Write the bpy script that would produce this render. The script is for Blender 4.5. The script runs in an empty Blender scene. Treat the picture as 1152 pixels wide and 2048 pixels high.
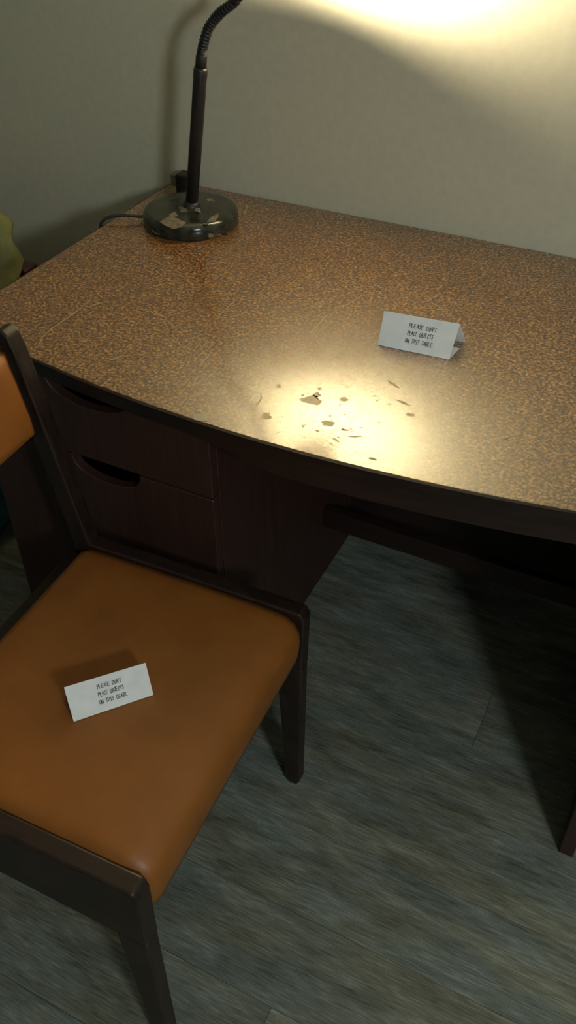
import bpy, bmesh, math, random
from mathutils import Vector, Matrix
random.seed(7)
SC = bpy.context.scene
COL = SC.collection

# ------------------------------------------------------------------ camera
cam_d = bpy.data.cameras.new('camera')
cam = bpy.data.objects.new('camera', cam_d); COL.objects.link(cam)
RR = ((0.894496, 0.447065, -0.003120), (0.291242, -0.587988, -0.754618), (-0.339197, 0.674094, -0.656158))
cam.matrix_world = Matrix(((RR[0][0], -RR[1][0], -RR[2][0], 1.0537),
                           (RR[0][1], -RR[1][1], -RR[2][1], -1.5612),
                           (RR[0][2], -RR[1][2], -RR[2][2], 1.4314),
                           (0, 0, 0, 1)))
cam_d.sensor_fit = 'HORIZONTAL'; cam_d.sensor_width = 36.0
cam_d.lens = 1757.3 / 1152 * 36.0
cam_d.clip_start = 0.02
SC.camera = cam

# ------------------------------------------------------------------ world, exposure, light levels
w = bpy.data.worlds.new('world'); SC.world = w; w.use_nodes = True
w.node_tree.nodes['Background'].inputs[0].default_value = (0.5, 0.6, 0.7, 1)
w.node_tree.nodes['Background'].inputs[1].default_value = 0.002
SC.view_settings.view_transform = 'Standard'
SC.view_settings.look = 'None'
SC.view_settings.exposure = 0.0
SC.view_settings.gamma = 1.0
SC.view_settings.use_curve_mapping = False
DESK_BULB = 6600.0                      # emission of the small desk lamp bulb
DESK_BULB_COL = (1.0, 0.87, 0.59)
ROOM_GLOBE = 108.0                      # emission of the floor lamp globe
ROOM_GLOBE_COL = (0.83, 0.95, 0.98)

# ------------------------------------------------------------------ materials
def new_mat(name, col=(.5, .5, .5), rough=.5, spec=.5, metal=0.0):
    m = bpy.data.materials.new(name); m.use_nodes = True
    b = m.node_tree.nodes['Principled BSDF']
    b.inputs['Base Color'].default_value = (*col, 1)
    b.inputs['Roughness'].default_value = rough
    b.inputs['Metallic'].default_value = metal
    b.inputs['Specular IOR Level'].default_value = spec
    return m, m.node_tree, b
def node(nt, typ, **kw):
    n = nt.nodes.new(typ)
    for k, v in kw.items():
        if k in n.inputs.keys(): n.inputs[k].default_value = v
        else: setattr(n, k, v)
    return n
def ramp(nt, stops):
    r = nt.nodes.new('ShaderNodeValToRGB')
    e = r.color_ramp.elements
    while len(e) < len(stops): e.new(0.5)
    for i, (p, c) in enumerate(stops):
        e[i].position = p; e[i].color = (*c, 1)
    return r
def coords(nt, scale=(1, 1, 1), rot=(0, 0, 0)):
    tc = nt.nodes.new('ShaderNodeTexCoord'); mp = nt.nodes.new('ShaderNodeMapping')
    mp.inputs['Scale'].default_value = scale; mp.inputs['Rotation'].default_value = rot
    nt.links.new(tc.outputs['Object'], mp.inputs['Vector'])
    return mp.outputs['Vector']
def bump(nt, b, fac, strength, dist):
    bp = nt.nodes.new('ShaderNodeBump'); bp.inputs['Strength'].default_value = strength
    bp.inputs['Distance'].default_value = dist
    nt.links.new(fac, bp.inputs['Height']); nt.links.new(bp.outputs[0], b.inputs['Normal'])

M = {}
def noise_mat(name, stops, scale, rough, detail=3, aniso=(1, 1, 1), spec=.5, bump_s=0, bump_d=.001, nrough=.55, rrange=None):
    m, nt, b = new_mat(name, rough=rough, spec=spec)
    v = coords(nt, aniso)
    n = node(nt, 'ShaderNodeTexNoise'); n.inputs['Scale'].default_value = scale
    n.inputs['Detail'].default_value = detail; n.inputs['Roughness'].default_value = nrough
    nt.links.new(v, n.inputs['Vector'])
    r = ramp(nt, stops); nt.links.new(n.outputs['Fac'], r.inputs[0])
    nt.links.new(r.outputs[0], b.inputs['Base Color'])
    if bump_s: bump(nt, b, n.outputs['Fac'], bump_s, bump_d)
    if rrange:
        mr = node(nt, 'ShaderNodeMapRange'); mr.inputs['To Min'].default_value = rrange[0]; mr.inputs['To Max'].default_value = rrange[1]
        nt.links.new(n.outputs['Fac'], mr.inputs['Value']); nt.links.new(mr.outputs[0], b.inputs['Roughness'])
    M[name] = m
    return m

noise_mat('wall_paint', [(.3, (.58, .54, .405)), (.7, (.63, .585, .445))], 60, .75, 4, spec=.25, bump_s=.12, bump_d=.0008)
noise_mat('ceiling_paint', [(.3, (.40, .39, .35)), (.7, (.44, .43, .38))], 40, .85, 3)
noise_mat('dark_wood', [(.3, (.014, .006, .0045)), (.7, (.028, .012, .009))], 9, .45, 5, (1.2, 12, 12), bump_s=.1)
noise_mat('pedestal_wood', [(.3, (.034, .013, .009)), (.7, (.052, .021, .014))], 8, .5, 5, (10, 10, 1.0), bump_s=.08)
m = noise_mat('chair_wood', [(.3, (.010, .005, .0036)), (.7, (.030, .015, .010))], 10, .42, 5, (3, 12, 3), bump_s=.15)
# worn, paler edges on the chair frame
nt = m.node_tree; b = nt.nodes['Principled BSDF']
bv = node(nt, 'ShaderNodeBevel', samples=6); bv.inputs['Radius'].default_value = .0035
ge = nt.nodes.new('ShaderNodeNewGeometry')
dt = node(nt, 'ShaderNodeVectorMath', operation='DOT_PRODUCT')
nt.links.new(bv.outputs[0], dt.inputs[0]); nt.links.new(ge.outputs['Normal'], dt.inputs[1])
wn = node(nt, 'ShaderNodeTexNoise'); wn.inputs['Scale'].default_value = 45; wn.inputs['Detail'].default_value = 4
nt.links.new(coords(nt), wn.inputs['Vector'])
sub = node(nt, 'ShaderNodeMath', operation='SUBTRACT'); sub.inputs[0].default_value = 1.0; nt.links.new(dt.outputs['Value'], sub.inputs[1])
mul = node(nt, 'ShaderNodeMath', operation='MULTIPLY'); nt.links.new(sub.outputs[0], mul.inputs[0]); nt.links.new(wn.outputs['Fac'], mul.inputs[1])
wr = ramp(nt, [(.03, (0, 0, 0)), (.09, (1, 1, 1))]); nt.links.new(mul.outputs[0], wr.inputs[0])
wm = node(nt, 'ShaderNodeMix', data_type='RGBA'); wm.inputs[7].default_value = (.14, .085, .05, 1)
nt.links.new(wr.outputs[0], wm.inputs[0]); nt.links.new(b.inputs['Base Color'].links[0].from_socket, wm.inputs[6])
nt.links.new(wm.outputs[2], b.inputs['Base Color'])
noise_mat('edge_wood', [(.3, (.010, .005, .004)), (.7, (.022, .010, .007))], 12, .4, 4, (1, 8, 8))
noise_mat('leather', [(.3, (.235, .078, .012)), (.7, (.29, .099, .016))], 14, .48, 4, bump_s=.05, bump_d=.0006)
noise_mat('paper', [(.3, (.78, .79, .78)), (.7, (.86, .86, .85))], 50, .8, 3, spec=.2)
noise_mat('black_metal', [(.3, (.008, .008, .010)), (.7, (.02, .02, .022))], 30, .45, 3)
noise_mat('base_enamel', [(.35, (.012, .014, .012)), (.68, (.05, .05, .036))], 40, .2, 5, rrange=(.08, .34))
noise_mat('residue', [(.3, (.05, .042, .027)), (.7, (.19, .16, .11))], 120, .75, 4)
noise_mat('tape', [(.3, (.42, .36, .24)), (.7, (.55, .48, .34))], 90, .6, 3)
noise_mat('scratch', [(.3, (.38, .27, .15)), (.7, (.58, .45, .28))], 300, .7, 3)
noise_mat('grime', [(.3, (.30, .20, .09)), (.7, (.48, .36, .18))], 260, .55, 3, spec=.5)
noise_mat('pillow_cloth', [(.3, (.17, .165, .06)), (.7, (.26, .25, .10))], 20, .9, 4, spec=.1, bump_s=.3, bump_d=.003)
noise_mat('blanket_cloth', [(.3, (.02, .10, .12)), (.7, (.04, .16, .18))], 30, .95, 4, spec=.1, bump_s=.3, bump_d=.003)
noise_mat('mattress_cloth', [(.3, (.5, .5, .47)), (.7, (.6, .6, .56))], 40, .9, 3)
noise_mat('bed_wood', [(.3, (.045, .013, .012)), (.7, (.09, .028, .024))], 10, .45, 5, (8, 8, 1))
noise_mat('ink', [(.3, (.01, .012, .018)), (.7, (.03, .032, .04))], 200, .7, 2)
noise_mat('grey_plastic', [(.3, (.12, .12, .11)), (.7, (.18, .18, .16))], 50, .5, 2)
noise_mat('rubber', [(.3, (.006, .006, .006)), (.7, (.014, .014, .014))], 60, .6, 2)
noise_mat('brushed_steel', [(.3, (.25, .25, .25)), (.7, (.4, .4, .4))], 30, .4, 2)
noise_mat('shade_inner', [(.3, (.75, .74, .7)), (.7, (.8, .79, .75))], 30, .5, 2)
noise_mat('subfloor', [(.3, (.02, .02, .018)), (.7, (.035, .035, .03))], 30, .9, 2)

M['grime'].node_tree.nodes['Principled BSDF'].inputs['Coat Weight'].default_value = .35
M['grime'].node_tree.nodes['Principled BSDF'].inputs['Coat Roughness'].default_value = .2
# desk laminate: brown mottled fleck print, worn varnish
m, nt, b = new_mat('fleck_laminate', rough=.2, spec=.8)
v = coords(nt)
n1 = node(nt, 'ShaderNodeTexNoise'); n1.inputs['Scale'].default_value = 215; n1.inputs['Detail'].default_value = 3; n1.inputs['Roughness'].default_value = .6
n2 = node(nt, 'ShaderNodeTexNoise'); n2.inputs['Scale'].default_value = 7; n2.inputs['Detail'].default_value = 4
vo = node(nt, 'ShaderNodeTexVoronoi'); vo.inputs['Scale'].default_value = 190
for k in (n1, n2, vo): nt.links.new(v, k.inputs['Vector'])
r1 = ramp(nt, [(.35, (.040, .014, .004)), (.46, (.145, .058, .015)), (.54, (.28, .130, .038)), (.65, (.50, .28, .105))])
nt.links.new(n1.outputs['Fac'], r1.inputs[0])
sep = nt.nodes.new('ShaderNodeSeparateColor'); nt.links.new(vo.outputs['Color'], sep.inputs[0])
r2 = ramp(nt, [(.0, (.62, .58, .52)), (.5, (1, 1, 1)), (1.0, (1.35, 1.38, 1.42))]); nt.links.new(sep.outputs[0], r2.inputs[0])
mx = node(nt, 'ShaderNodeMix', data_type='RGBA', blend_type='MULTIPLY'); mx.inputs[0].default_value = 1
nt.links.new(r1.outputs[0], mx.inputs[6]); nt.links.new(r2.outputs[0], mx.inputs[7])
r3 = ramp(nt, [(.3, (.86, .84, .80)), (.7, (1.08, 1.08, 1.08))]); nt.links.new(n2.outputs['Fac'], r3.inputs[0])
mx2 = node(nt, 'ShaderNodeMix', data_type='RGBA', blend_type='MULTIPLY'); mx2.inputs[0].default_value = 1
nt.links.new(mx.outputs[2], mx2.inputs[6]); nt.links.new(r3.outputs[0], mx2.inputs[7])
nt.links.new(mx2.outputs[2], b.inputs['Base Color'])
mr = node(nt, 'ShaderNodeMapRange'); mr.inputs['To Min'].default_value = .30; mr.inputs['To Max'].default_value = .46
nt.links.new(n1.outputs['Fac'], mr.inputs['Value']); nt.links.new(mr.outputs[0], b.inputs['Roughness'])
bump(nt, b, n1.outputs['Fac'], .02, .0004)
b.inputs['Coat Weight'].default_value = 1.0; b.inputs['Coat Roughness'].default_value = .13; b.inputs['Coat IOR'].default_value = 1.75
M['fleck_laminate'] = m

# vinyl plank: grey streaky grain along X, each plank a little different
m, nt, b = new_mat('vinyl_plank', rough=.5, spec=.4)
tc = nt.nodes.new('ShaderNodeTexCoord'); oi = nt.nodes.new('ShaderNodeObjectInfo')
off = node(nt, 'ShaderNodeVectorMath', operation='SCALE'); off.inputs[0].default_value = (13.7, 7.3, 3.1)
nt.links.new(oi.outputs['Random'], off.inputs['Scale'])
add = node(nt, 'ShaderNodeVectorMath', operation='ADD')
nt.links.new(tc.outputs['Object'], add.inputs[0]); nt.links.new(off.outputs[0], add.inputs[1])
def streak(scale, sc, det, ro):
    mp = nt.nodes.new('ShaderNodeMapping'); mp.inputs['Scale'].default_value = sc
    nt.links.new(add.outputs[0], mp.inputs['Vector'])
    k = node(nt, 'ShaderNodeTexNoise'); k.inputs['Scale'].default_value = scale; k.inputs['Detail'].default_value = det; k.inputs['Roughness'].default_value = ro
    k.inputs['Distortion'].default_value = .25
    nt.links.new(mp.outputs[0], k.inputs['Vector']); return k
a = streak(6, (1.1, 5, 1), 6, .68); c = streak(34, (.8, 12, 1), 4, .65); g_ = streak(5, (1, 2.5, 1), 2, .5)
mixf = node(nt, 'ShaderNodeMix', data_type='FLOAT'); mixf.inputs[0].default_value = .52
nt.links.new(a.outputs['Fac'], mixf.inputs[2]); nt.links.new(c.outputs['Fac'], mixf.inputs[3])
r1 = ramp(nt, [(.35, (.066, .067, .052)), (.46, (.142, .150, .124)), (.54, (.200, .212, .182)), (.66, (.33, .35, .315))])
nt.links.new(mixf.outputs[0], r1.inputs[0])
r2 = ramp(nt, [(0, (.93, .93, .93)), (1, (1.06, 1.06, 1.06))]); nt.links.new(oi.outputs['Random'], r2.inputs[0])
mx = node(nt, 'ShaderNodeMix', data_type='RGBA', blend_type='MULTIPLY'); mx.inputs[0].default_value = 1
nt.links.new(r1.outputs[0], mx.inputs[6]); nt.links.new(r2.outputs[0], mx.inputs[7])
r4 = ramp(nt, [(.40, (1.07, 1.0, .86)), (.60, (.96, 1.0, 1.02))]); nt.links.new(g_.outputs['Fac'], r4.inputs[0])
mx3 = node(nt, 'ShaderNodeMix', data_type='RGBA', blend_type='MULTIPLY'); mx3.inputs[0].default_value = 1
nt.links.new(mx.outputs[2], mx3.inputs[6]); nt.links.new(r4.outputs[0], mx3.inputs[7])
nt.links.new(mx3.outputs[2], b.inputs['Base Color'])
bump(nt, b, c.outputs['Fac'], .15, .0006)
M['vinyl_plank'] = m

def emit_mat(name, col, strength):
    m, nt, b = new_mat(name, (.9, .9, .9), .4)
    b.inputs['Emission Color'].default_value = (*col, 1)
    b.inputs['Emission Strength'].default_value = strength
    M[name] = m
emit_mat('desk_bulb', DESK_BULB_COL, DESK_BULB)
emit_mat('room_globe', ROOM_GLOBE_COL, ROOM_GLOBE)

# ------------------------------------------------------------------ helpers
def empty(name, loc, label=None, cat=None, group=None):
    o = bpy.data.objects.new(name, None); COL.objects.link(o); o.location = loc
    o.empty_display_size = .05
    tag(o, label, cat, group); return o
def tag(o, label=None, cat=None, group=None, kind=None):
    if label: o['label'] = label
    if cat: o['category'] = cat
    if group: o['group'] = group
    if kind: o['kind'] = kind
    return o
def obj(name, bm, mat, parent=None, smooth=False, bevel=0, seg=2, label=None):
    """world-space bmesh -> one object; parented without moving it"""
    bmesh.ops.recalc_face_normals(bm, faces=bm.faces)
    me = bpy.data.meshes.new(name); bm.to_mesh(me); bm.free()
    if smooth:
        for p in me.polygons: p.use_smooth = True
    me.materials.append(M[mat])
    o = bpy.data.objects.new(name, me); COL.objects.link(o)
    if parent is not None:
        o.parent = parent; o.matrix_parent_inverse = world(parent).inverted()
    if bevel:
        md = o.modifiers.new('bevel', 'BEVEL'); md.width = bevel; md.segments = seg; md.limit_method = 'ANGLE'; md.angle_limit = .6
    if label: o['label'] = label
    return o
def world(o):
    mtx = Matrix.LocRotScale(o.location, o.rotation_euler, o.scale)
    if o.parent is not None: mtx = world(o.parent) @ o.matrix_parent_inverse @ mtx
    return mtx
def box(bm, x0, x1, y0, y1, z0, z1):
    vs = [bm.verts.new((x, y, z)) for x in (x0, x1) for y in (y0, y1) for z in (z0, z1)]
    for f in ((0, 1, 3, 2), (4, 6, 7, 5), (0, 4, 5, 1), (2, 3, 7, 6), (0, 2, 6, 4), (1, 5, 7, 3)):
        bm.faces.new([vs[i] for i in f])
    return vs
def boxed(*a):
    bm = bmesh.new(); box(bm, *a); return bm
def prism(pts, vec):
    """closed outline (3D points) extruded along vec"""
    bm = bmesh.new(); vec = Vector(vec)
    a = [bm.verts.new(p) for p in pts]; c = [bm.verts.new(Vector(p) + vec) for p in pts]
    bm.faces.new(a); bm.faces.new(c[::-1])
    for i in range(len(pts)):
        j = (i + 1) % len(pts); bm.faces.new((a[i], a[j], c[j], c[i]))
    return bm
def frame_of(axis):
    n = Vector(axis).normalized(); u = n.orthogonal().normalized(); return u, n.cross(u), n
def lathe(profile, origin, axis=(0, 0, 1), seg=48, bm=None, caps=True):
    bm = bm or bmesh.new(); u, v, n = frame_of(axis); o = Vector(origin); rings = []
    for r, h in profile:
        if r < 1e-6: rings.append([bm.verts.new(o + n * h)])
        else: rings.append([bm.verts.new(o + n * h + (u * math.cos(t) + v * math.sin(t)) * r) for t in [2 * math.pi * k / seg for k in range(seg)]])
    for A, B in zip(rings, rings[1:]):
        for k in range(seg):
            j = (k + 1) % seg
            if len(A) == 1 and len(B) == 1: continue
            if len(A) == 1: bm.faces.new((A[0], B[k], B[j]))
            elif len(B) == 1: bm.faces.new((A[k], A[j], B[0]))
            else: bm.faces.new((A[k], A[j], B[j], B[k]))
    if caps:
        for R_ in (rings[0], rings[-1]):
            if len(R_) > 1: bm.faces.new(R_)
    return bm
def spline(pts, n=12):
    pts = [Vector(p) for p in pts]; P = [pts[0] * 2 - pts[1]] + pts + [pts[-1] * 2 - pts[-2]]; out = []
    for i in range(1, len(P) - 2):
        p0, p1, p2, p3 = P[i - 1:i + 3]
        for k in range(n):
            t = k / n
            out.append(.5 * ((2 * p1) + (p2 - p0) * t + (2 * p0 - 5 * p1 + 4 * p2 - p3) * t * t + (3 * p1 - p0 - 3 * p2 + p3) * t ** 3))
    out.append(pts[-1]); return out
def tube(path, radius, seg=12, bm=None):
    bm = bm or bmesh.new(); prev = None; rings = []
    u = None
    for i, p in enumerate(path):
        d = (path[min(i + 1, len(path) - 1)] - path[max(i - 1, 0)]).normalized()
        if u is None: u = d.orthogonal().normalized()
        u = (u - d * u.dot(d)).normalized(); v = d.cross(u)
        r = radius(i) if callable(radius) else radius
        rings.append([bm.verts.new(p + (u * math.cos(t) + v * math.sin(t)) * r) for t in [2 * math.pi * k / seg for k in range(seg)]])
    for A, B in zip(rings, rings[1:]):
        for k in range(seg):
            j = (k + 1) % seg; bm.faces.new((A[k], A[j], B[j], B[k]))
    bm.faces.new(rings[0]); bm.faces.new(rings[-1]); return bm

# ------------------------------------------------------------------ the room
XL, XR, YF, ZC = -2.2, 4.2, -5.2, 2.5
floor = tag(obj('floor', boxed(XL, XR, YF, 0, -.05, -.0042), 'subfloor'), kind='structure')
PW, PL = .144, 1.22
row = 0; y1 = .033          # plank seams fall at -0.111, -0.255 ... -0.543 ... -1.119
joint = {3: .93, 8: .80}    # end joints seen in the photograph
k = 0
while y1 > YF:
    y0 = y1 - PW
    ya, yb = max(y0, YF), min(y1, 0)
    x = joint.get(k, random.uniform(.06, .30)) - 4 * PL
    while x < XR:
        xa, xb = max(x, XL), min(x + PL, XR)
        if xb - xa > .01:
            g = .0003
            bm = boxed(xa + g, xb - g, ya + g, yb - g, -.004, 0)
            obj('plank', bm, 'vinyl_plank', floor, bevel=.0003, seg=1)
        x += PL
    y1 = y0; k += 1
tag(obj('wall_back', boxed(XL, XR, 0, .1, -.05, ZC), 'wall_paint'), kind='structure')

tag(obj('wall_left', boxed(XL - .1, XL, YF, .1, -.05, ZC), 'wall_paint'), kind='structure')
tag(obj('wall_right', boxed(XR, XR + .1, YF, .1, -.05, ZC), 'wall_paint'), kind='structure')
tag(obj('wall_front', boxed(XL - .1, XR + .1, YF - .1, YF, -.05, ZC), 'wall_paint'), kind='structure')
tag(obj('ceiling', boxed(XL - .1, XR + .1, YF - .1, .1, ZC, ZC + .1), 'ceiling_paint'), kind='structure')

# ------------------------------------------------------------------ floor lamp that lights the room (right of the camera)
GX, GY, GZ = 2.10, -2.03, 1.68
fl = empty('floor_lamp', (GX, GY, 0), 'slim floor lamp with frosted white globe lighting the room', 'lamp')
obj('base', lathe([(.0, 0), (.13, 0), (.135, .006), (.135, .014), (.12, .022), (.02, .026), (.0, .026)], (GX, GY, 0), caps=False), 'black_metal', fl, True)
obj('pole', lathe([(.011, .022), (.011, GZ - .145)], (GX, GY, 0), seg=20), 'brushed_steel', fl, True)
obj('collar', lathe([(.012, GZ - .155), (.045, GZ - .145), (.048, GZ - .116), (.035, GZ - .108)], (GX, GY, 0), seg=32), 'black_metal', fl, True)
obj('globe', lathe([(.12 * math.sin(t), -.12 * math.cos(t)) for t in [math.pi * k / 20 for k in range(21)]], (GX, GY, GZ), caps=False, seg=40), 'room_globe', fl, True)

# ------------------------------------------------------------------ desk
H = .74; DW = 1.16
def front_y(x): return -.741 + .225 * (x - .575) ** 2
desk = empty('desk', (DW / 2, -.35, 0), 'brown fleck-topped wooden desk with bowed front against the wall', 'desk')
def outline(off, z, n=40):
    pts = [(0 - off, -.002, z)]
    for i in range(n + 1):
        x = DW * i / n
        pts.append((x + (-off if i == 0 else off if i == n else 0), front_y(x) - off, z))
    pts.append((DW + off, -.002, z)); return pts
top = obj('desk_top', prism(outline(-.004, H - .022), (0, 0, .022)), 'fleck_laminate', desk, bevel=.0008, seg=1)
# edge band: strip round left, front and right
bm = bmesh.new(); A = outline(-.004, H - .024); B = outline(.0, H - .024)
ra = [[bm.verts.new((p[0], p[1], z)) for p in A] for z in (H - .024, H - .0006)]
rb = [[bm.verts.new((p[0], p[1], z)) for p in B] for z in (H - .024, H - .0016)]
for i in range(len(A) - 1):
    bm.faces.new((rb[0][i], rb[0][i + 1], rb[1][i + 1], rb[1][i])); bm.faces.new((rb[1][i], rb[1][i + 1], ra[1][i + 1], ra[1][i]))
    bm.faces.new((ra[0][i], ra[0][i + 1], rb[0][i + 1], rb[0][i])); bm.faces.new((ra[1][i], ra[1][i + 1], ra[0][i + 1], ra[0][i]))
for i in (0, -1): bm.faces.new((ra[0][i], rb[0][i], rb[1][i], ra[1][i]))
obj('edge_band', bm, 'edge_wood', top)
# bowed apron under the kneehole
PX = .4836; PF = -.68; PB = -.085; RX0 = 1.127
pts = []
N = 24
for i in range(N + 1):
    x = PX + .001 + (RX0 - PX - .002) * i / N; pts.append((x, front_y(x)))
bm = bmesh.new(); rr = []
for x, y in pts:
    zb = .684 + .028 * max(0, 1 - (x - PX) / .16) ** 1.5
    rr.append([bm.verts.new(q) for q in ((x, y + .008, zb), (x, y + .008, .7165), (x, y + .028, .7165), (x, y + .028, zb))])
for A_, B_ in zip(rr, rr[1:]):
    for q in range(4): bm.faces.new((A_[q], A_[(q + 1) % 4], B_[(q + 1) % 4], B_[q]))
bm.faces.new(rr[0]); bm.faces.new(rr[-1])
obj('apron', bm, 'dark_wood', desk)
# drawer pedestal
P0 = .022
ped = obj('pedestal', boxed(PX - .018, PX, PF + .0145, PB, 0, .7155), 'pedestal_wood', desk, bevel=.001, seg=1)
obj('side_panel', boxed(P0, P0 + .018, PF + .0145, PB, 0, .7155), 'pedestal_wood', ped)
obj('back_panel', boxed(P0 + .018, PX - .018, PB - .014, PB - .002, .02, .7155), 'pedestal_wood', ped)
obj('bottom_panel', boxed(P0 + .018, PX - .018, PF + .03, PB - .014, .06, .078), 'pedestal_wood', ped)
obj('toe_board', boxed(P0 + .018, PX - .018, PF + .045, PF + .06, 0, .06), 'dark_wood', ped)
def drawer(z0, z1, scoop):
    x0, x1 = P0 + .0015, PX - .0015
    cx, hw, dp = scoop
    pts = [(x0, z0), (x1, z0), (x1, z1)]
    for i in range(21):
        t = i / 20; xx = cx + hw * math.cos(math.pi * t)
        pts.append((xx, z1 - dp * math.sin(math.pi * t) ** .75))
    pts.append((x0, z1))
    d = obj('drawer', prism([(p[0], PF - .004, p[1]) for p in pts], (0, .018, 0)), 'pedestal_wood', desk, bevel=.0012, seg=1)
    zb = z1 - dp - .02; bm = bmesh.new(); xa, xb, ya, yb, t = P0 + .03, PX - .03, PF + .016, PB - .05, .01
    box(bm, xa, xa + t, ya, yb, z0 + .012, zb); box(bm, xb - t, xb, ya, yb, z0 + .012, zb)
    box(bm, xa + t, xb - t, yb - t, yb, z0 + .012, zb); box(bm, xa + t, xb - t, ya, yb - t, z0 + .012, z0 + .02)
    obj('drawer_box', bm, 'dark_wood', d)
drawer(.5535, .706, (.268, .080, .050))
drawer(.085, .5495, (.279, .066, .038))
# right support panel and the low stretcher
obj('leg_panel', boxed(RX0, RX0 + .024, PF, PB, 0, .7155), 'pedestal_wood', desk, bevel=.0015)
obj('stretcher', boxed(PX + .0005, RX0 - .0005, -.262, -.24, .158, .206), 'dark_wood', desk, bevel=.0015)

obj('kneehole_shade_panel', boxed(PX + .0005, RX0 - .0005, -.100, -.086, .055, .7155), 'dark_wood', desk)  # dark sheet added to keep the shaded wall behind the kneehole black

# scratches, worn spots and scraps on the top (positions on the desk plane, metres)
CAMC = Vector((1.0537, -1.5612, 1.4314)); FPX = 1757.3
def desk_pt(px, py, z=H):
    """where a spot measured on the photograph lies on the plane z"""
    d = Vector([(px - 576) / FPX * RR[0][i] + (py - 1024) / FPX * RR[1][i] + RR[2][i] for i in range(3)])
    return CAMC + d * ((z - CAMC.z) / d.z)
def ribbon(bm, pts, wd, z):
    pts = [Vector((p[0], p[1], z)) for p in pts]; L = []
    for i, p in enumerate(pts):
        d = (pts[min(i + 1, len(pts) - 1)] - pts[max(i - 1, 0)]).normalized(); s = Vector((-d.y, d.x, 0))
        ww = wd * (.35 + .65 * math.sin(math.pi * (i + .5) / len(pts)))
        L.append((bm.verts.new(p + s * ww), bm.verts.new(p - s * ww)))
    for a, c in zip(L, L[1:]): bm.faces.new((a[0], a[1], c[1], c[0]))
SCR = [([(75, 695), (92, 667), (150, 625), (182, 600)], .0007), ([(185, 612), (200, 605)], .0011), ([(235, 582), (257, 567)], .0006),
       ([(167, 551), (192, 547)], .0006), ([(102, 599), (130, 591)], .0005), ([(215, 722), (247, 711)], .0007), ([(397, 735), (422, 705)], .0007),
       ([(367, 770), (380, 755)], .0004), ([(305, 626), (320, 630), (335, 638)], .0006), ([(620, 668), (653, 630)], .0006),
       ([(663, 626), (700, 606), (730, 587)], .0005), ([(738, 610), (747, 582)], .0005), ([(847, 597), (875, 612), (901, 630)], .0006),
       ([(489, 430), (494, 410)], .0008), ([(521, 787), (522, 798), (511, 812)], .0006), ([(600, 560), (640, 548)], .0004),
       ([(430, 640), (470, 600)], .0004), ([(960, 700), (1000, 716)], .0004), ([(333, 518), (342, 513)], .0012), ([(1005, 880), (1040, 868)], .0004)]
for s, wd in SCR:
    bm = bmesh.new(); P_ = [desk_pt(*q) for q in s]
    wd *= 1.25
    ribbon(bm, spline(P_, 5) if len(P_) > 2 else [P_[0].lerp(P_[1], t / 6) for t in range(7)], wd, H + .00025)
    obj('scratch', bm, 'scratch', top)
def blob(bm, c, rx, ry, rot, z, n=11, jag=.35):
    vs = []
    for i in range(n):
        t = 2 * math.pi * i / n; r = 1 + random.uniform(-jag, jag)
        x, y = rx * r * math.cos(t), ry * r * math.sin(t)
        vs.append(bm.verts.new((c.x + x * math.cos(rot) - y * math.sin(rot), c.y + x * math.sin(rot) + y * math.cos(rot), z)))
    bm.faces.new(vs)
SPOTS = [(622, 801, .013, .011, .4), (633, 790, .006, .005, 1.1), (639, 777, .003, .003, 0), (687, 799, .0065, .0055, 0), (656, 847, .009, .007, .3),
         (560, 723, .011, .0025, .45), (803, 727, .008, .0035, -.2), (786, 768, .010, .0022, -.5), (806, 805, .012, .0028, -.2), (532, 833, .008, .007, 0),
         (557, 773, .003, .005, .2), (690, 860, .005, .002, .2), (635, 862, .004, .002, 0), (712, 873, .010, .0015, .5), (820, 830, .006, .004, .2), (672, 880, .008, .0015, -.3)]
for i in range(34):                       # small nicks scattered round the front middle
    SPOTS.append((random.gauss(668, 75), random.gauss(838, 32), random.uniform(.0008, .0035), random.uniform(.0006, .0016), random.uniform(0, 3)))
SPOTS = [q for q in SPOTS if q[1] < 905 and q[1] < 846 + (q[0] - 400) * .265 - 12]
for px, py, rx, ry, rot in SPOTS:
    bm = bmesh.new(); blob(bm, desk_pt(px, py), rx, ry, rot, H + .0003, 13); obj('worn_spot', bm, 'grime', top)
for px, py, rx, ry, rot in [(746, 918, .006, .0025, .1), (16, 585, .0022, .0022, 0), (28, 570, .002, .002, 0), (1030, 566, .002, .0015, 0), (443, 686, .0018, .0015, 0)]:
    bm = bmesh.new(); blob(bm, desk_pt(px, py), rx, ry, rot, H + .0003, 8, .2); obj('chip', bm, 'tape', top)
tp = [desk_pt(*q) for q in ((386, 829), (415, 828), (414, 843), (388, 840))]
bm = prism([(p.x, p.y, H + .0002) for p in tp], (0, 0, .0003)); obj('tape_scrap', bm, 'tape', top, label='small pale scrap of tape at the front edge')

# ------------------------------------------------------------------ desk lamp
LX, LY = .146, -.168
lamp = empty('desk_lamp', (LX, LY, H), 'black gooseneck desk lamp with round dirty base', 'lamp')
base = obj('base', lathe([(0, 0), (.089, 0), (.0915, .002), (.0915, .018), (.0902, .0232), (.0870, .0268), (.081, .0290), (.070, .0302), (.03, .033), (.0, .034)], (LX, LY, H + .0002), caps=False, seg=64), 'base_enamel', lamp, True)
def on_base(px, py): return desk_pt(px, py, H + .0325)
def patch(pts, z=.0335):
    vs = []
    bm = bmesh.new()
    for q in pts:
        p = on_base(*q); r = math.hypot(p.x - LX, p.y - LY)
        zz = .0336 if r < .03 else .0330 - .0028 * (r - .03) / .04 if r < .07 else .0306 - .0012 * (r - .07) / .011
        vs.append(bm.verts.new((p.x, p.y, H + zz + .0004)))
    bm.faces.new(vs); obj('residue_patch', bm, 'residue', base)
patch([(318, 440), (338, 431), (356, 436), (372, 443), (362, 450), (346, 453), (330, 447)])
patch([(337, 428), (350, 423), (356, 431), (344, 433)])
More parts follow.
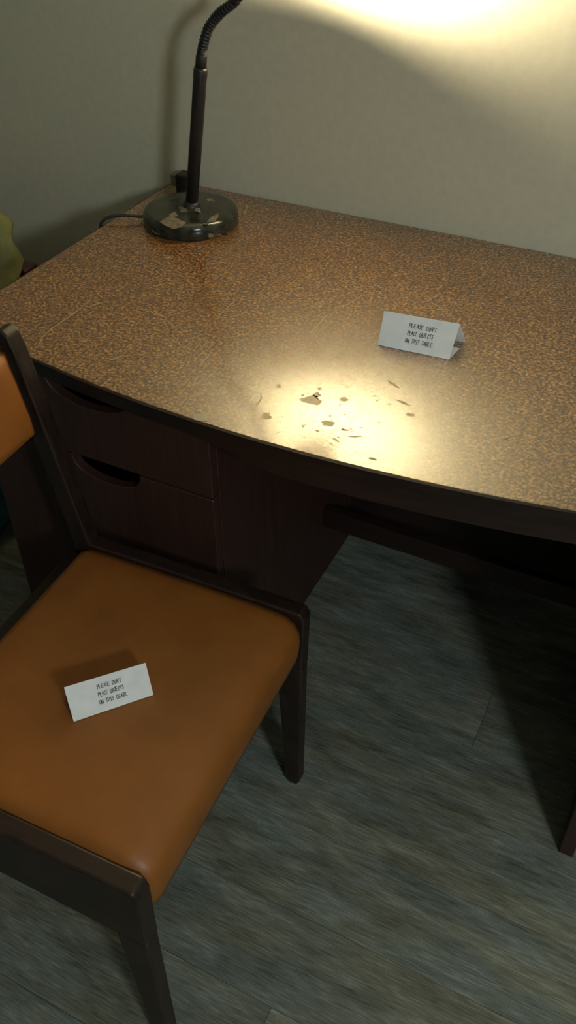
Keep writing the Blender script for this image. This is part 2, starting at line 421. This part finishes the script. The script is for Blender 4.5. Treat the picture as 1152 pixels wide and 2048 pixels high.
patch([(356, 415), (372, 412), (374, 424), (362, 425)])
patch([(421, 433), (437, 424), (436, 433), (428, 440), (414, 441)])
patch([(392, 414), (400, 418), (402, 426), (390, 422)])
patch([(412, 397), (424, 395), (430, 402), (416, 403)])
patch([(404, 444), (420, 441), (412, 446)])
# residue on the rim wall
def rim_patch(a0, a1, z0, z1):
    bm = bmesh.new(); r = .0921; n = 6; A = []; B = []
    for i in range(n + 1):
        a = math.radians(a0 + (a1 - a0) * i / n)
        A.append(bm.verts.new((LX + r * math.cos(a), LY + r * math.sin(a), H + z0 + random.uniform(-.001, .001))))
        B.append(bm.verts.new((LX + r * math.cos(a), LY + r * math.sin(a), H + z1 - .004 * i / n + random.uniform(-.001, .001))))
    for i in range(n): bm.faces.new((A[i], A[i + 1], B[i + 1], B[i]))
    obj('residue_patch', bm, 'residue', base)
rim_patch(-38, -32, .004, .013); rim_patch(-112, -98, .006, .013)
# stem, leaning a little to the right
S0, S1 = Vector((.150, -.170, H + .031)), Vector((.188, -.170, 1.005))
sd = (S1 - S0).normalized(); SL = (S1 - S0).length
obj('socket', lathe([(.017, -.003), (.0165, .006), (.0125, .012)], S0, sd, 28), 'black_metal', lamp, True)
obj('stem', lathe([(.0118, 0), (.0118, SL - .004), (.0123, SL), (.0123, SL + .012), (.0108, SL + .016)], S0, sd, 28), 'black_metal', lamp, True)
obj('ferrule', lathe([(.0100, SL + .014), (.0096, SL + .034), (.0082, SL + .038)], S0, sd, 24), 'black_metal', lamp, True)
# bulb, and the direction the shade opens: its rim throws the soft edge across the wall
BULB = Vector((.405, -.125, 1.258))
wa, wb = Vector((.315, 0, 1.128)), Vector((.794, 0, 1.024))
ax = (wa - BULB).cross(wb - BULB).normalized()
if ax.y < 0: ax = -ax
back = BULB - ax * .088
neck = spline([S0 + sd * (SL + .030), Vector((.197, -.170, 1.052)), Vector((.211, -.170, 1.083)), Vector((.236, -.171, 1.108)), Vector((.270, -.174, 1.133)), Vector((.312, -.200, 1.190)),
               Vector((.350, -.240, 1.235)), Vector((.380, -.255, 1.235)), back - ax * .035 + Vector((-.004, 0, .018)), back], 24)
nk = tube(neck, lambda i: .0076 + (.0014 if i % 4 < 2 else 0), 14)
obj('gooseneck', nk, 'black_metal', lamp, True)
RS = .048
prof = [(.010, -.092), (.019, -.088), (.020, -.066), (.027, -.056), (.039, -.038), (.045, -.018), (RS, .002)]
inner = [(r - .0022, h + (.0 if i else 0)) for i, (r, h) in enumerate(prof)][::-1]
shade = obj('lamp_shade', lathe(prof + inner[:-2] + [(.0, -.062)], BULB, ax, 56, caps=False), 'black_metal', lamp, True)
obj('bulb_socket', lathe([(.0, -.066), (.015, -.066), (.015, -.034), (.010, -.026), (.0, -.026)], BULB, ax, 24, caps=False), 'shade_inner', lamp, True)
obj('bulb', lathe([(.006, -.026)] + [(.012 * math.sin(t), -.012 * math.cos(t)) for t in [math.pi * (.18 + .82 * k / 14) for k in range(15)]], BULB, ax, 28, caps=False), 'desk_bulb', lamp, True)
cord = spline([(.0585, -.205, H + .008), (.045, -.214, H + .010), (.03, -.222, H + .012), (.012, -.232, H + .011), (-.004, -.246, H + .004), (-.010, -.252, H - .02), (-.012, -.25, .60), (-.010, -.20, .35), (-.012, -.12, .10), (-.02, -.06, .012)], 10)
obj('cord', tube(cord, .0030, 10), 'rubber', lamp, True)

# small dark box at the back corner of the desk, behind the stem
px_ = empty('plug_adapter', (.062, -.045, H), 'small black box on the back corner of the desk, behind lamp stem', 'box')
obj('body', boxed(.044, .080, -.062, -.030, H, H + .040), 'rubber', px_, bevel=.004, seg=3)
obj('cap', boxed(.030, .0435, -.056, -.036, H + .012, H + .036), 'grey_plastic', px_, bevel=.002)

# ------------------------------------------------------------------ folded paper notices
GL = {'P': [[(0, 0), (0, 1), (.5, 1), (.62, .8), (.5, .55), (0, .5)]], 'L': [[(0, 1), (0, 0), (.55, 0)]],
      'E': [[(.55, 1), (0, 1), (0, 0), (.55, 0)], [(0, .52), (.45, .52)]], 'A': [[(0, 0), (.33, 1), (.62, 0)], [(.13, .38), (.5, .38)]],
      'S': [[(.55, .88), (.35, 1), (.08, .88), (.1, .62), (.5, .42), (.52, .14), (.28, 0), (0, .12)]],
      'D': [[(0, 0), (0, 1), (.4, .95), (.6, .55), (.42, .08), (0, 0)]], 'O': [[(.3, 1), (.05, .75), (.05, .25), (.3, 0), (.58, .25), (.58, .75), (.3, 1)]],
      'N': [[(0, 0), (0, 1), (.55, 0), (.58, 1)]], "'": [[(.1, 1.05), (.06, .8)]], 'T': [[(-.03, 1), (.62, 1)], [(.3, 1), (.28, 0)]],
      'C': [[(.56, .85), (.32, 1), (.06, .72), (.06, .28), (.3, 0), (.58, .14)]], 'B': [[(0, 0), (0, 1), (.42, .95), (.45, .6), (.02, .52), (.52, .4), (.5, .08), (0, 0)]],
      'J': [[(.12, 1), (.6, 1)], [(.4, 1), (.38, .15), (.2, 0), (0, .15)]], 'H': [[(0, 1), (0, 0)], [(.55, 1), (.55, 0)], [(0, .5), (.55, .52)]],
      'I': [[(.05, 1), (.35, 1)], [(.2, 1), (.2, 0)], [(.03, 0), (.38, 0)]], 'R': [[(0, 0), (0, 1), (.5, .95), (.55, .68), (.02, .5), (.6, 0)]], '.': [[(.05, 0), (.1, .06)]]}
WID = {"'": .25, 'I': .55, '.': .3, ' ': .75}
def lettering(parent, text, quad, u0, u1, v0, hv, seed, pen=.00034):
    """handwritten capitals on the panel quad (f0, f1, r0, r1); u along it, v up it"""
    rnd = random.Random(seed); f0, f1, r0, r1 = quad; nrm = (f1 - f0).cross(r0 - f0).normalized()
    def at(u, v): return f0.lerp(f1, u).lerp(r0.lerp(r1, u), v) + nrm * .0006
    tot = sum(WID.get(c_, .82) for c_ in text); k_ = (u1 - u0) / tot; bm = bmesh.new(); x = 0
    for c_ in text:
        jy = rnd.uniform(-.1, .1); sh = rnd.uniform(-.08, .14)
        for st in GL.get(c_, []):
            pts = [at(u0 + (x + (p + sh * q + rnd.uniform(-.03, .03)) * .95) * k_, v0 + (q + jy + rnd.uniform(-.03, .03)) * hv) for p, q in st]
            for a_, b_ in zip(pts, pts[1:]):
                d = (b_ - a_).normalized(); q_ = nrm.cross(d) * pen; e = d * pen * .6
                bm.faces.new([bm.verts.new(z) for z in (a_ - e + q_, a_ - e - q_, b_ + e - q_, b_ + e + q_)])
        x += WID.get(c_, .82)
    return obj('lettering', bm, 'ink', parent, label='handwritten black capitals')
def panel(pts, n, th=.0005):
    """thin sheet: bilinear grid over four corners"""
    bm = bmesh.new(); a, b_, c_, d = map(Vector, pts); nu, nv = 12, 6; off = n.normalized() * -th; L = []
    for s_ in (Vector((0, 0, 0)), off):
        L.append([[bm.verts.new(a.lerp(b_, i / nu).lerp(d.lerp(c_, i / nu), j / nv) + s_) for j in range(nv + 1)] for i in range(nu + 1)])
    for g_ in L:
        for i in range(nu):
            for j in range(nv): bm.faces.new((g_[i][j], g_[i + 1][j], g_[i + 1][j + 1], g_[i][j + 1]))
    for i in range(nu):
        for j in (0, nv): bm.faces.new((L[0][i][j], L[0][i + 1][j], L[1][i + 1][j], L[1][i][j]))
    for j in range(nv):
        for i in (0, nu): bm.faces.new((L[0][i][j], L[0][i][j + 1], L[1][i][j + 1], L[1][i][j]))
    return bm
def notice(root, f0, f1, r0, r1, b0, b1, lines, flap):
    """f = front bottom edge, r = ridge, b = back bottom edge (left, right)"""
    f0, f1, r0, r1, b0, b1 = map(Vector, (f0, f1, r0, r1, b0, b1))
    n = (f1 - f0).cross(r0 - f0)
    fp = obj('front_panel', panel([f0, f1, r1, r0], n), 'paper', root)
    nb = (b0 - b1).cross(r1 - b1)
    obj('back_panel', panel([b1, b0, r0, r1], nb), 'paper', root)
    up = Vector((0, 0, .0010))
    obj('base_flap', panel([f0 + up, f1 + up, f1.lerp(b1, flap) + up, f0.lerp(b0, flap) + up], Vector((0, 0, 1))), 'paper', root)
    for i, (t, u0, u1, v) in enumerate(lines):
        lettering(fp, t, (f0, f1, r0, r1), u0, u1, v, .115, 11 + i)
zt = H + .0003
t1 = empty('paper_notice', (.70, -.41, H), 'folded white paper notice on the desk, reading please don\'t place objects on this table', 'paper sign', 'folded paper notices')
notice(t1, (.6450, -.4410, zt), (.7570, -.4340, zt), (.6415, -.4130, zt + .0435), (.7570, -.3980, zt + .0420), (.650, -.383, zt), (.7640, -.3740, zt),
       [("PLEASE DON'T", .37, .74, .66), ("PLACE OBJECTS", .37, .72, .45), ("ON THIS TABLE.", .36, .75, .24)], .62)

# ------------------------------------------------------------------ chair
ch = empty('chair', (.48, -.99, 0), 'wooden chair with tan leather seat and back cushion beside the desk', 'chair')
YA, YB = -.752, -1.216; TH = .0135
def xz_prism(pts, yc, th=TH): return prism([(x, yc - th, z) for x, z in pts], (0, 2 * th, 0))
for yc in (YA, YB):
    obj('side_rail', xz_prism([(.275, .345), (.637, .330), (.6835, .330), (.6865, .447), (.680, .4605), (.275, .4605)], yc), 'chair_wood', ch, bevel=.004, seg=3)
    obj('front_leg', xz_prism([(.6375, .3305), (.6832, .3305), (.6800, .010), (.675, .0), (.659, .0), (.653, .010)], yc, TH - .0006), 'chair_wood', ch, bevel=.004, seg=3)
    obj('back_post', xz_prism([(x_ + .011, z_) for x_, z_ in [(.205, .006), (.211, 0), (.235, 0), (.241, .006), (.300, .40), (.2965, .46), (.266, .63), (.2345, .80), (.227, .824), (.217, .831), (.203, .825), (.2035, .80), (.235, .62), (.263, .46), (.262, .40)]], yc, TH + .0006), 'chair_wood', ch, bevel=.004, seg=3)
obj('back_rail', boxed(.266, .286, YB + TH, YA - TH, .350, .432), 'chair_wood', ch, bevel=.003)
obj('front_rail', boxed(.640, .655, YB + TH, YA - TH, .345, .368), 'chair_wood', ch, bevel=.003)
# seat cushion: profile swept across the width, front edge rolls over
def seat_cushion():
    bm = bmesh.new(); ny = 28; rows = []
    yA, yB = YA - TH - .0015, YB + TH + .0015
    prof = [(.300, .408), (.296, .430), (.297, .448), (.303, .4575), (.315, .4605), (.36, .4620), (.42, .4630), (.50, .4640), (.57, .4640), (.62, .4630), (.645, .4610), (.663, .4570), (.676, .4480), (.6835, .4350), (.686, .418), (.685, .392), (.681, .372), (.66, .370), (.40, .393)]
    cx, cz = .5, .43
    for i in range(ny + 1):
        t = i / ny; y = yA + (yB - yA) * t
        e = min(t, 1 - t) * abs(yB - yA)               # distance from the side edge
        k = 1 - max(0, 1 - e / .009) ** 2.2              # rounded side edge
        row = []
        for x, z in prof:
            zz = z - (1 - k) * .006 if z > .43 else z + (1 - k) * .004
            xx = x - (1 - k) * .004 if x > .66 else x + (1 - k) * .004 if x < .31 else x
            row.append(bm.verts.new((xx, y, zz)))
        rows.append(row)
    for A, B in zip(rows, rows[1:]):
        for j in range(len(prof)):
            q = (j + 1) % len(prof); bm.faces.new((A[j], A[q], B[q], B[j]))
    bm.faces.new(rows[0]); bm.faces.new(rows[-1]); return bm
o = obj('seat_cushion', seat_cushion(), 'leather', ch, True)
# back cushion: padded slab between the posts, tilted like them
def back_cushion():
    bm = bmesh.new(); nu, nv = 20, 12; yA, yB = YA - TH - .003, YB + TH + .003
    def px(z): return .2780 + (.2345 - .2665) * (z - .63) / (.17)
    z0, z1 = .672, .812
    g = {}
    for s in (0, 1):
        for i in range(nu + 1):
            for j in range(nv + 1):
                u, v = i / nu, j / nv
                e = min(u, 1 - u) * abs(yB - yA); f = min(v, 1 - v) * (z1 - z0)
                rr = .016
                k = (1 - max(0, 1 - e / rr) ** 2) ** .5 * (1 - max(0, 1 - f / rr) ** 2) ** .5
                z = z0 + (z1 - z0) * v
                th = (.014 * k + .006 * math.sin(math.pi * u) ** .5 * math.sin(math.pi * v) ** .5) if s else -.016 * k
                g[s, i, j] = bm.verts.new((px(z) - .014 + th, yA + (yB - yA) * u, z))
    for s in (0, 1):
        for i in range(nu):
            for j in range(nv): bm.faces.new((g[s, i, j], g[s, i + 1, j], g[s, i + 1, j + 1], g[s, i, j + 1]))
    bmesh.ops.remove_doubles(bm, verts=bm.verts, dist=1e-5)
    return bm
obj('back_cushion', back_cushion(), 'leather', ch, True)
pv = Vector((.68, -.98, 0)); rz = math.radians(2.0)      # the chair stands turned a little
ch.location = pv + Matrix.Rotation(rz, 3, 'Z') @ (ch.location - pv); ch.rotation_euler.z = rz
zs = .4648
t2 = empty('paper_notice', (.51, -1.0, zs), 'folded white paper notice on the chair seat, reading please don\'t place objects on this chair', 'paper sign', 'folded paper notices')
notice(t2, (.4895, -1.0700, zs), (.5595, -.9865, zs), (.4715, -1.0550, zs + .0450), (.5440, -.9735, zs + .0450), (.4535, -1.0400, zs), (.5260, -.9585, zs),
       [("PLEASE DON'T", .37, .67, .68), ("PLACE OBJECTS", .36, .68, .46), ("ON THIS CHAIR.", .35, .70, .24)], .8)

# ------------------------------------------------------------------ bed beyond the left end of the desk
bx0, bx1, by0, by1 = -1.28, -.32, -2.10, -.11
bed = empty('bed', ((bx0 + bx1) / 2, (by0 + by1) / 2, 0), 'dark red-brown wooden bed frame and mattress left of the desk', 'bed')
for x in (bx0, bx1 - .05):
    for y, zt_ in ((by1 - .05, .535), (by0, .46)):
        obj('bed_post', boxed(x, x + .05, y, y + .05, 0, zt_), 'bed_wood', bed, bevel=.008, seg=3)
for x in (bx0 + .012, bx1 - .037): obj('side_rail', boxed(x, x + .025, by0 + .05, by1 - .05, .20, .32), 'bed_wood', bed, bevel=.003)
for y in (by0 + .012, by1 - .037): obj('end_rail', boxed(bx0 + .05, bx1 - .05, y, y + .025, .20, .40), 'bed_wood', bed, bevel=.003)
obj('mattress', boxed(bx0 + .04, bx1 - .04, by0 + .04, by1 - .055, .30, .465), 'mattress_cloth', bed, bevel=.04, seg=4)
# blanket draped over mattress, hanging down the side facing the desk
def blanket():
    bm = bmesh.new(); ny, ns = 60, 44; rows = []
    path = [(-1.20, .476), (-.9, .478), (-.6, .480), (-.36, .480), (-.31, .474), (-.275, .455), (-.262, .42), (-.257, .33), (-.252, .22), (-.246, .12), (-.240, .045)]
    pp = spline([(x, 0, z) for x, z in path], 5)
    for i in range(ny + 1):
        y = -2.05 + (1.66) * i / ny; row = []
        for j, p in enumerate(pp):
            t = j / (len(pp) - 1); h = max(0, (t - .5) * 2)
            wv = .014 * h * math.sin(y * 26 + 1.5 * math.sin(y * 7)) + .006 * math.sin(y * 11 + p.x * 9)
            row.append(bm.verts.new((p.x + (abs(wv) if h > 0 else 0), y, p.z + (wv * .6 if h == 0 else 0) + (.008 if h == 0 else .004))))
        rows.append(row)
    for A, B in zip(rows, rows[1:]):
        for j in range(len(pp) - 1): bm.faces.new((A[j], A[j + 1], B[j + 1], B[j]))
    return bm
bl = tag(obj('blanket', blanket(), 'blanket_cloth', None, True), 'dark teal blanket hanging down beside the desk, left of the drawers', 'blanket')
sm = bl.modifiers.new('thickness', 'SOLIDIFY'); sm.thickness = .006; sm.offset = 1
# olive pillow propped at the head of the bed
def pillow(c, rad, tilt):
    bm = bmesh.new(); nu, nv = 48, 28; rows = []
    R_ = Matrix.Rotation(tilt[0], 3, 'X') @ Matrix.Rotation(tilt[1], 3, 'Y') @ Matrix.Rotation(tilt[2], 3, 'Z')
    def sp(a, e): return math.copysign(abs(a) ** e, a)
    for j in range(nv + 1):
        ph = -math.pi / 2 + math.pi * j / nv; row = []
        for i in range(nu):
            th = 2 * math.pi * i / nu
            # flat cushion: y is the thin direction
            X = sp(math.cos(ph), .8) * sp(math.cos(th), .55); Z = sp(math.cos(ph), .8) * sp(math.sin(th), .55); Y = math.sin(ph)
            q = max(abs(X), abs(Z)); cr = math.hypot(X, Z)
            f = 1 + .05 * math.sin(5 * th + 2 * ph) + .03 * math.sin(9 * th + 1)
            v_ = Vector((X * rad[0] * (1 + .10 * max(0, cr - 1)), Y * rad[1] * f, Z * rad[2] * (1 + .10 * max(0, cr - 1)))) 
            v_ += Vector((.004 * math.sin(Z * 11 + 1), .010 * math.sin(X * 9 + Z * 5) + .005 * math.sin(X * 21 - Z * 8), .006 * math.sin(X * 14)))
            row.append(bm.verts.new(R_ @ v_ + Vector(c)))
        rows.append(row)
    for A, B in zip(rows, rows[1:]):
        for i in range(nu):
            k = (i + 1) % nu; bm.faces.new((A[i], A[k], B[k], B[i]))
    bmesh.ops.remove_doubles(bm, verts=bm.verts, dist=1e-5); return bm
tag(obj('pillow', pillow((-.495, -.26, .612), (.255, .062, .128), (-.25, .0, .0)), 'pillow_cloth', None, True), 'olive green rumpled pillow at the left edge, beyond the desk', 'pillow')
